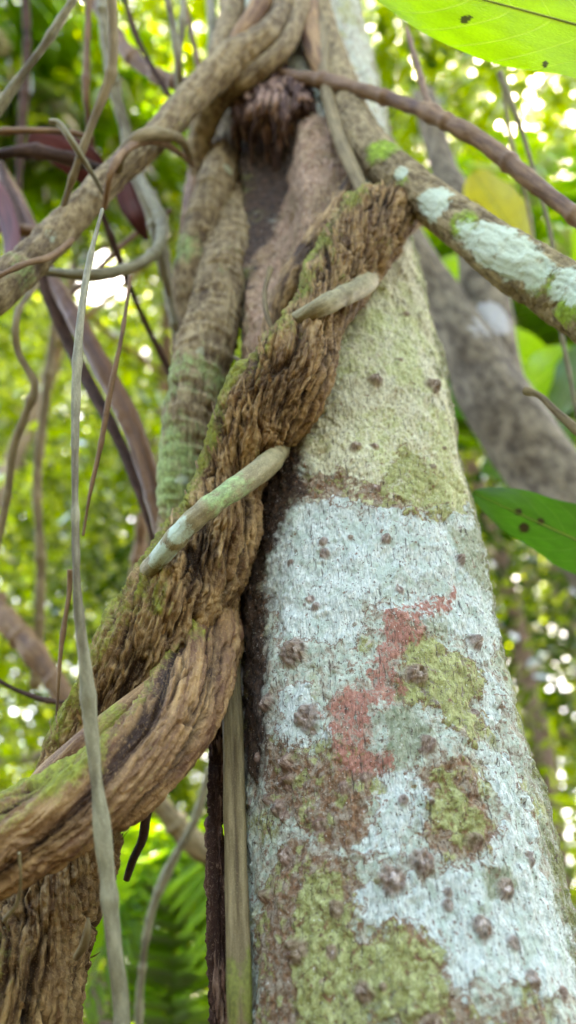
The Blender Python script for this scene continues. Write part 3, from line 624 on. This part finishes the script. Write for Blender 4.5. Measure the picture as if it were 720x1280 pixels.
# ------------------------------------------------------------------ single big leaves
def blade_mat(name, dif, tr, vein, spot=None, trf=.6, rough=.4):
    m = M(name); m.n.remove(m.b)
    uv = m.attr('luv', 'Vector'); sep = m.n.new('ShaderNodeSeparateXYZ'); m.l.new(uv, sep.inputs[0])
    x, y = sep.outputs[0], sep.outputs[1]    # x along midrib 0..1, y -1..1 across
    ay = m.math('ABSOLUTE', y)
    # side veins: repeat along x, bent forward towards the margin
    ph = m.math('SUBTRACT', m.math('MULTIPLY', x, 11.), m.math('MULTIPLY', m.math('POWER', ay, 1.4), 2.2))
    fr_ = m.math('ABSOLUTE', m.math('SUBTRACT', m.math('FRACT', ph), .5))
    v1 = m.rng(fr_, .05, .015); v0 = m.rng(ay, .05, .02)
    vv = m.math('MAXIMUM', m.math('MULTIPLY', v1, .35), v0)
    mp = m.n.new('ShaderNodeMapping'); m.l.new(uv, mp.inputs[0]); mp.inputs['Scale'].default_value = (2.2, 1, 1)
    nz = m.noise(mp.outputs[0], 3, 5); fz = m.noise(mp.outputs[0], 40, 4)
    net = m.voro(mp.outputs[0], 30, 'DISTANCE_TO_EDGE')
    k = m.math('ADD', m.rng(nz, .3, .7, .8, 1.15), m.rng(net, 0, .1, -.06, .04))
    def sh(c): 
        n = m.n.new('ShaderNodeVectorMath'); n.operation = 'SCALE'; n.inputs[0].default_value = c; m.l.new(k, n.inputs['Scale']); return n.outputs[0]
    D = m.mix(vv, sh(dif), vein); T = m.mix(vv, sh(tr), vein)
    if spot:
        f = m.rng(m.math('ADD', m.attr('spot'), m.rng(fz, .3, .7, -.25, .25)), .45, .6)
        D = m.mix(f, D, spot); T = m.mix(f, T, spot)
    d = m.n.new('ShaderNodeBsdfDiffuse'); t = m.n.new('ShaderNodeBsdfTranslucent'); g = m.n.new('ShaderNodeBsdfGlossy')
    m.l.new(D, d.inputs[0]); m.l.new(T, t.inputs[0]); g.inputs['Roughness'].default_value = rough
    a = m.n.new('ShaderNodeMixShader'); a.inputs[0].default_value = trf; m.l.new(d.outputs[0], a.inputs[1]); m.l.new(t.outputs[0], a.inputs[2])
    b = m.n.new('ShaderNodeMixShader'); b.inputs[0].default_value = .04; m.l.new(a.outputs[0], b.inputs[1]); m.l.new(g.outputs[0], b.inputs[2])
    bp = m.n.new('ShaderNodeBump'); bp.inputs['Distance'].default_value = .001; m.l.new(m.math('ADD', vv, m.math('MULTIPLY', net, .5)), bp.inputs['Height'])
    for s_ in (d, t, g): m.l.new(bp.outputs[0], s_.inputs['Normal'])
    m.l.new(b.outputs[0], m.out.inputs[0]); return m.m
MT['bl1'] = blade_mat('backlit_leaf', (.14, .26, .02), (.42, .72, .008), (.55, .75, .06), (.05, .06, .01))
MT['bl2'] = blade_mat('green_leaf', (.04, .11, .012), (.05, .17, .008), (.11, .22, .02), (.025, .018, .006))
MT['bl3'] = blade_mat('yellow_leaf', (.30, .30, .02), (.45, .42, .01), (.40, .40, .06), (.10, .05, .02))
def big_leaf(label, base, tip, Zb, Zt_, hw, mat, cup=.12, side=(0, 0, 1), spots_=(), nrm=None, droop=.06, parent=None, wav=.02, pw=.6):
    A, B = at(*base, Zb), at(*tip, Zt_); ax = B-A; Ln = np.linalg.norm(ax); ax /= Ln
    n = (CAM-A)/np.linalg.norm(CAM-A) if nrm is None else np.array(nrm, float); n = n-ax*(n@ax); n /= np.linalg.norm(n); sd = np.cross(n, ax)
    nx, ny = 90, 41
    X, Y = np.meshgrid(np.linspace(0, 1, nx), np.linspace(-1, 1, ny), indexing='ij')
    wd = np.sin(math.pi*X**.9)**pw*(hw*(Zb+Zt_)/2/FPX)*(1+.03*np.sin(X*25))
    wv = wav*Ln*np.sin(X*14+Y*1.5)*Y**2
    P = A+ax*(X*Ln)[..., None]+sd*(Y*wd)[..., None]-n*((Y**2)*wd*cup+X*(1-X)*-droop*Ln)[..., None]+n*wv[..., None]
    i = np.arange(nx-1)[:, None]*ny; j = np.arange(ny-1)[None, :]
    F = np.stack([i+j, i+j+1, i+ny+j+1, i+ny+j], -1).reshape(-1, 4)
    luv = np.stack([X, Y, X*0], -1).reshape(-1, 3); sp = np.zeros(nx*ny); V = P.reshape(-1, 3)
    px_, py_, _ = proj(V)
    for (x, y, r) in spots_: sp = np.maximum(sp, np.clip(1.2-np.hypot(px_-x, py_-y)/r, 0, 1))
    own = parent is None
    t = empty('leaf', A) if own else parent
    if own: tag(t, label, 'leaf')
    mesh_obj('blade' if own else 'leaf', V, F, mat, t, {'luv': luv, 'spot': sp})
    if own:
        C = A+ax*(np.linspace(-.12, 1, 50)*Ln)[:, None]-n*.0004; xx = np.linspace(-.12, 1, 50).clip(0)
        C = C+n*((xx*(1-xx))*droop*Ln)[:, None]
        v, f, a_, _ = sweep(C, np.linspace(.0016, .0005, 50), np.linspace(0, Ln, 50), 10)
        mesh_obj('midrib', v, f, MT['midrib'], t, a_)
    return t
MT['midrib'] = bark_mat('leaf_midrib', (.20, .26, .05), (.32, .38, .08), (.2, .2, .05), k=100, stretch=.1, bump=.0003, rough=.5)
big_leaf('big bright yellow green backlit leaf hanging into the top right corner', (940, 95), (405, -50), .66, .60, 64, MT['bl1'], .10, nrm=(.05, -.75, -.75), spots_=((581, 25, 9), (682, 80, 7), (590, 22, 5)))
big_leaf('green leaf with brown spots at the right edge behind the trunk', (880, 745), (590, 615), 1.0, 1.05, 42, MT['bl2'], .15, nrm=(0, -.6, -.8), spots_=((648, 640, 7), (655, 660, 10), (676, 652, 7)))
big_leaf('blurred yellow leaf with brown torn edge under the jointed vine', (590, 215), (660, 320), 1.9, 1.9, 36, MT['bl3'], .2, nrm=(.2, -.6, -.8), spots_=((592, 262, 14), (600, 290, 12)))

# ------------------------------------------------------------------ maroon dead sheath
def strap(label, pts, wd, col, name='dead_leaf', cat='leaf'):
    m_ = M(name+'_dry'); v = m_.vec('grain', (1, 1, .08)); a = m_.noise(v, 150, 4)
    m_.set('Base Color', m_.mix(m_.rng(a, .35, .65), col, tuple(c*2.2 for c in col))); m_.set('Roughness', .45); m_.bump(a, .001)
    A, s = spline(pxpts(pts), 80)
    V, F, a_, _ = sweep(A[:, :3], A[:, 3], s, 26, d_fib(.15, 40, 7), 0., flat=.18)
    tag(mesh_obj(name, V, F, m_.m, None, a_), label, cat)
strap('maroon dead leaf sheath behind the crossing twigs at left', [(36, 172, 1.32, 9), (70, 185, 1.32, 18), (105, 205, 1.33, 24), (125, 240, 1.36, 14), (132, 262, 1.4, 4)], 0, (.055, .013, .014))
strap('dark red folded dead leaf hanging under the leaning liana', [(150, 215, 1.4, 8), (160, 250, 1.4, 13), (172, 275, 1.4, 12), (184, 300, 1.42, 3)], 0, (.05, .012, .012))
strap('reddish dead leaf tip at the left edge above the mossy liana end', [(-20, 215, 1.3, 10), (5, 260, 1.28, 13), (15, 300, 1.25, 12), (10, 330, 1.22, 6)], 0, (.07, .02, .015))

# ------------------------------------------------------------------ grey forked tree at right (about 2 m off)
g1 = [('w', 1.35, 1.55, -.05, .12), ('w', 1.15, 1.60, .9, .10), (840, 830, 1.95, 52), (740, 680, 2.02, 48), (680, 590, 2.08, 46), (620, 500, 2.15, 45), (588, 440, 2.2, 36), (556, 380, 2.25, 27), (520, 320, 2.3, 24), (480, 250, 2.4, 22), (440, 160, 2.6, 20)]
t = empty('forked_tree', (1.35, 1.55, 0)); tag(t, 'blurred grey tree leaning left and forking behind the right side of the trunk', 'tree')
stem('trunk', g1, MT['greytree'], 300, 60, d_fib(.06, 20, 201), 1., t, extra=spots(lich=[(610, 400, 2.1, 30)]))
stem('branch', [(625, 500, 2.2, 34), (612, 430, 2.25, 32), (606, 370, 2.32, 30), (596, 310, 2.4, 26), (570, 245, 2.5, 20), (556, 215, 2.6, 17), (530, 120, 2.8, 14)], MT['greytree'], 200, 48, d_fib(.06, 20, 211), 1., t, extra=spots(lich=[(612, 400, 2.2, 30)]))

# ------------------------------------------------------------------ foliage masses
def leaf_cloud(name, C, size, mat, parent=None, elong=2.2, flatn=.6, rnd=None, droopy=.3):
    n = len(C)
    th = RNG.uniform(0, 2*math.pi, n)
    ax = np.stack([np.cos(th), np.sin(th), RNG.normal(-droopy, .45, n)], 1); ax /= np.linalg.norm(ax, axis=1)[:, None]
    r = RNG.normal(0, 1, (n, 3)); r[:, 2] += 2.0*flatn
    nr = r-ax*(r*ax).sum(1)[:, None]; nr /= np.linalg.norm(nr, axis=1)[:, None]
    sd = np.cross(ax, nr); L = size[:, None]; W = L/elong
    V = np.stack([C-ax*L*.5, C+sd*W*.5-ax*L*.08+nr*L*.03, C+sd*W*.36+ax*L*.25+nr*L*.03, C+ax*L*.5-nr*L*.08, C-sd*W*.36+ax*L*.25+nr*L*.03, C-sd*W*.5-ax*L*.08+nr*L*.03], 1).reshape(-1, 3)
    b = np.arange(n)[:, None]*6
    F = np.vstack([b+np.array([[0, 1, 2, 3]]), b+np.array([[0, 3, 4, 5]])])
    q = np.clip(.42+1.1*fbm(C[:, 0]*.55, C[:, 1]*.55, C[:, 2]*.7, 2, 505)+RNG.normal(0, .2, n), 0, 1) if rnd is None else rnd
    return mesh_obj(name, V, F, mat, parent, {'rnd': np.repeat(q, 6)}, smooth=False)

# tree positions beyond the trunk: (x, y, radius, lean x, material, label)
BG = [(-2.35, 4.6, .10, .05, 'tanbark', 'tall blurred tree with pale tan trunk at the left edge'),
      (-.92, 4.9, .085, -.03, 'bgbark', 'slender brown trunked tree behind the gap left of the lianas'),
      (-1.6, 7.8, .12, .02, 'bgbark', 'farther dark trunked tree in the left background'),
      (1.72, 5.2, .09, -.02, 'bgbark', 'slender dark trunked tree right of the lichened trunk'),
      (2.9, 7.4, .13, .03, 'tanbark', 'pale trunked tree in the far right background'),
      (.6, 8.6, .13, 0., 'bgbark', 'tree hidden mostly behind the lichened trunk with a high crown')]
n0 = 520000
X = RNG.uniform(-9, 9, n0); Y = RNG.uniform(3.2, 13, n0); Zc = RNG.uniform(.1, 15.5, n0)
P = np.stack([X, Y, Zc], 1)
px, py, pz = proj(P)
keep = (px > -650) & (px < 1400) & (py > -900) & (py < 1700)
inview = (px > -120) & (px < 840) & (py > -120) & (py < 1400)
keep &= inview | (RNG.uniform(0, 1, n0) < .35)
cl = fbm(X*.9, Y*.9, Zc*1.1, 3, 301)
keep &= RNG.uniform(0, 1, n0) < sstep(-.17, .06, cl)*.97+.02
# open lane towards the sun
d = P-np.array([.22, .35, 1.9]); al = d@SUN; pr = np.linalg.norm(d-al[:, None]*SUN, axis=1)
keep &= ~((pr < .28) & (RNG.uniform(0, 1, n0) < .85))
d = P-CAM; gd = at(122, 345, 1.)-CAM; gd = gd/np.linalg.norm(gd); al = d@gd; pr = np.linalg.norm(d-al[:, None]*gd, axis=1)
keep &= ~((pr < .10+.030*al) & (RNG.uniform(0, 1, n0) < .85))   # a glade in the canopy
for (x_, y_, z_, rad_) in ((200, 1150, 2.4, .85), (60, 470, 5., .6), (150, 60, 5., .6)):   # sun flecks reach these spots
    d = P-at(x_, y_, z_)-SUN*.9; al = d@SUN; pr = np.linalg.norm(d-al[:, None]*SUN, axis=1)
    keep &= ~((pr < rad_) & (al > 0) & (RNG.uniform(0, 1, n0) < .96))
# thinner towards the horizon line of sight beyond 9 m, so low sky glints through
P = P[keep]; Yk = P[:, 1]
size = RNG.uniform(.07, .15, len(P))*(1+.35*(Yk > 8))
tx = np.array([b[0] for b in BG]); ty = np.array([b[1] for b in BG])
own = np.argmin((P[:, 0:1]-tx)**2+(P[:, 1:2]-ty)**2*.6, 1)
nf = 210000
Pf = np.stack([RNG.uniform(-17, 17, nf), RNG.uniform(13, 27, nf), RNG.uniform(0, 27, nf)], 1); px, py, pz = proj(Pf)
kf = (px > -500) & (px < 1250) & (py > -500) & (RNG.uniform(0, 1, nf) < sstep(-.25, .1, fbm(Pf[:, 0]*.5, Pf[:, 1]*.5, Pf[:, 2]*.6, 3, 411)))
d = Pf-CAM; al = d@gd; pr = np.linalg.norm(d-al[:, None]*gd, axis=1); kf &= ~((pr < .10+.030*al) & (RNG.uniform(0, 1, nf) < .85))
Pf = Pf[kf]
low = P[:, 2] < 2.6
for i, (x, y, r, ln, mt, lab) in enumerate(BG):
    t = empty('background_tree', (x, y, 0)); tag(t, lab, 'tree')
    pts = [('w', x+ln*z+.06*math.sin(z*1.3+i), y+.05*math.cos(z*.9), z, r*(1.25 if z < .2 else 1-.06*z)) for z in (-.05, .5, 1.5, 3, 4.5, 6, 8, 10)]
    stem('trunk', pts, MT[mt], 160, 24, d_fib(.08, 14, 300+i), .5, t)
    for k in range(6):
        z = 2.6+k*1.2; a = random.uniform(0, 6.28); l = random.uniform(1., 2.2)
        stem('branch', [('w', x+ln*z, y, z, r*.4), ('w', x+ln*z+l*.5*math.cos(a), y+l*.5*math.sin(a), z+.35, r*.25), ('w', x+ln*z+l*math.cos(a), y+l*math.sin(a), z+.9, r*.1)], MT[mt], 40, 12, d_fib(.08, 14, 320+i), .5, t)
    s_ = (own == i) & ~low
    leaf_cloud('crown', P[s_], size[s_], MT['leaf'], t)
nb = 44000; a_ = RNG.uniform(0, 2*math.pi, nb); rr_ = RNG.uniform(2.6, 5, nb)  # unseen leaf ring beside and behind the camera, added to cut frontal light
Pb = np.stack([rr_*np.cos(a_), rr_*np.sin(a_), RNG.uniform(0, 1, nb)**1.3*3.6], 1); Pb[:, 2] *= np.where(Pb[:, 0] > .3, 2.1, 1.)  # ring raised on the right so the light comes more from one side
Pb = Pb[(Pb[:, 1] < 1.2) | (np.abs(Pb[:, 0]) > 3.0)]
Pb = Pb[fbm(Pb[:, 0]*1.2, Pb[:, 1]*1.2, Pb[:, 2]*1.2, 2, 99) > -.1]
o = leaf_cloud('forest_foliage', Pf, RNG.uniform(.24, .42, len(Pf)), MT['leaf']); tag(o, 'far wall of forest foliage with bright sky glints', 'foliage', kind='stuff')
o = leaf_cloud('undergrowth', np.vstack([P[low], Pb]), np.concatenate([size[low], RNG.uniform(.1, .18, len(Pb))]), MT['leaf']); tag(o, 'blurred leafy undergrowth beyond the lianas, plus unseen leaves added around the camera to block light', 'undergrowth', kind='stuff')

# own crown of the big tree, overhead
n1 = 26000
q = RNG.normal(0, 1, (n1, 3)); q /= np.linalg.norm(q, axis=1)[:, None]; q *= RNG.uniform(.3, 1, n1)[:, None]**.5
top = TC[-1]; Pc = top+q*np.array([3.6, 3.4, 1.7])+np.array([0, 1.0, .3])
Pc = Pc[fbm(Pc[:, 0]*1.1, Pc[:, 1]*1.1, Pc[:, 2]*1.1, 2, 77) > -.15]
d = Pc-np.array([.15, .6, 1.9]); al = d@SUN; pr = np.linalg.norm(d-al[:, None]*SUN, axis=1); Pc = Pc[pr > .45]
leaf_cloud('crown', Pc, RNG.uniform(.09, .18, len(Pc)), MT['leaf'], TREE)
for k in range(7):
    a = k*.9; l = 2.2
    stem('limb', [('w', *(top-np.array([0, 0, 1.2-.12*k])), .06), ('w', *(top+np.array([l*.4*math.cos(a), l*.4*math.sin(a), -.3])), .045), ('w', *(top+np.array([l*math.cos(a), l*math.sin(a)-.8, .6])), .015)], MT['greytree'], 50, 16, d_fib(.06, 20, 400+k), .5, TREE)

# ------------------------------------------------------------------ palms
def palm(label, base, fronds, leaflet=.42, name='palm', mat='palm', r=.05):
    t = empty(name, base); tag(t, label, 'palm')
    for (tipx, tipy, tz, n) in fronds:
        b = np.array(base)+np.array([0, 0, fronds_h]) if False else np.array(base, float)
        A, s = spline(np.array([[*b, .012], [*(b*.5+np.array([tipx, tipy, tz])*.5+np.array([0, 0, .55])), .008], [tipx, tipy, tz, .002]]), 70)
        V, F, a_, _ = sweep(A[:, :3], A[:, 3], s, 8)
        Tn, Nn, Bn = frames(A[:, :3]); Ls = s[-1]; vs = [V]; fs = [F[0]]; ft = F[1:]; off = len(V)
        for k in range(n):
            f_ = .22+.77*k/n; ii = int(f_*69); p = A[ii, :3]; T_ = Tn[ii]
            for sgn in (-1, 1):
                hz = np.cross(T_, [0, 0, 1.]); hz /= np.linalg.norm(hz)+1e-9
                dr = T_*.55+hz*sgn*.9+np.array([0, 0, -.12+random.uniform(-.15, .1)]); dr /= np.linalg.norm(dr)
                l = leaflet*math.sin(math.pi*min(1, .15+f_*.85))**.6*random.uniform(.85, 1.1); wv = np.cross(dr, [0, 0, 1.]); wv /= np.linalg.norm(wv); wv *= leaflet*.045
                vs.append(np.array([p, p+dr*l*.4+wv+[0, 0, .01], p+dr*l*.8+wv*.6-[0, 0, l*.08], p+dr*l-[0, 0, l*.22], p+dr*l*.8-wv*.6-[0, 0, l*.08], p+dr*l*.4-wv+[0, 0, .01]]))
                fs.append(np.array([[0, 1, 2, 3], [0, 3, 4, 5]])+off); off += 6
        Vv = np.vstack(vs)
        rr = np.full(len(Vv), random.uniform(.3, .9))
        mesh_obj('frond', Vv, [np.vstack(fs)]+ft, MT[mat], t, {'rnd': rr}, smooth=False)
    return t
def fr_at(lst): return [(*at(x, y, Z), n) for (x, y, Z, n) in lst]
palm('low palm with bright green fronds behind the bottom left stem', at(210, 1420, 2.3), fr_at([(120, 1200, 2.4, 22), (165, 1130, 2.3, 24), (265, 1150, 2.3, 24), (300, 1240, 2.1, 22), (90, 1290, 2.2, 22), (235, 1090, 3.2, 24)]), .28)
palm('tall palm spreading green fronds behind the top left vines', at(-80, 260, 6.2), fr_at([(40, -80, 5, 44), (130, -20, 5, 44), (210, 50, 5, 44), (250, 120, 5.3, 44), (260, 190, 5.4, 44), (-60, -40, 5, 40), (200, 280, 5.8, 36), (90, 120, 5.4, 36)]), .55)
palm('palm with upright bright fronds behind the lichened branch at upper right', at(640, 640, 4.4), fr_at([(560, 190, 4.2, 36), (640, 150, 4., 36), (720, 170, 3.8, 36), (540, 300, 4.4, 30), (790, 260, 3.8, 36), (680, 330, 3.4, 26)]), .6)
# broad leaved sapling behind the trunk
sp_ = empty('sapling', (*at(760, 520, 2.9)[:2], 0)); tag(sp_, 'broad leaved sapling between the forked tree and the lichened trunk', 'sapling')
b0 = at(760, 520, 2.9)
stem('stem', [('w', b0[0], b0[1], 0, .02), ('w', *(b0*[1, 1, .5]), .017), (770, 560, 2.9, 5), (740, 420, 2.9, 4), (700, 330, 2.9, 3)], MT['green'], 80, 12, d_fib(.05, 40, 500), 0, sp_)
for (bx, by, tx_, ty_, Z, hw, mt) in [(700, 470, 540, 400, 2.7, 34, 'bl1'), (690, 500, 530, 500, 2.8, 30, 'bl2'), (720, 440, 640, 500, 2.6, 30, 'bl1'), (740, 430, 690, 520, 2.6, 28, 'bl2'), (700, 380, 620, 300, 2.9, 30, 'bl2'), (700, 350, 545, 330, 3.0, 26, 'bl1'), (720, 540, 600, 590, 2.8, 30, 'bl2'), (740, 350, 740, 250, 2.8, 28, 'bl1')]:
    big_leaf('', (bx, by), (tx_, ty_), Z, Z-.1, hw, MT[mt], .15, nrm=(random.uniform(-.3, .3), -.5, -.8), parent=sp_)

# ------------------------------------------------------------------ ground
m = M('leaf_litter_soil'); v = m.vec('Object', (1, 1, 1))
m.set('Base Color', m.mix(m.rng(m.noise(v, 6, 8, .7), .4, .6), (.05, .032, .02), (.16, .10, .05))); m.set('Roughness', .95); m.bump(m.noise(v, 20, 6), .03)
gx, gy = np.meshgrid(np.linspace(-1, 1, 161), np.linspace(-1, 1, 161)); gx = np.sign(gx)*np.abs(gx)**2.2*220; gy = np.sign(gy)*np.abs(gy)**2.2*220
gz = fbm(gx*.5, gy*.5, gx*0, 4, 9)*.06-.02
V = np.stack([gx, gy, gz], -1).reshape(-1, 3); i = np.arange(160)[:, None]*161; j = np.arange(160)[None]
mesh_obj('ground', V, np.stack([i+j, i+j+1, i+162+j, i+161+j], -1).reshape(-1, 4), m.m); bpy.data.objects['ground']['kind'] = 'structure'
for o in sc.objects:
    if '_org' in o: del o['_org']
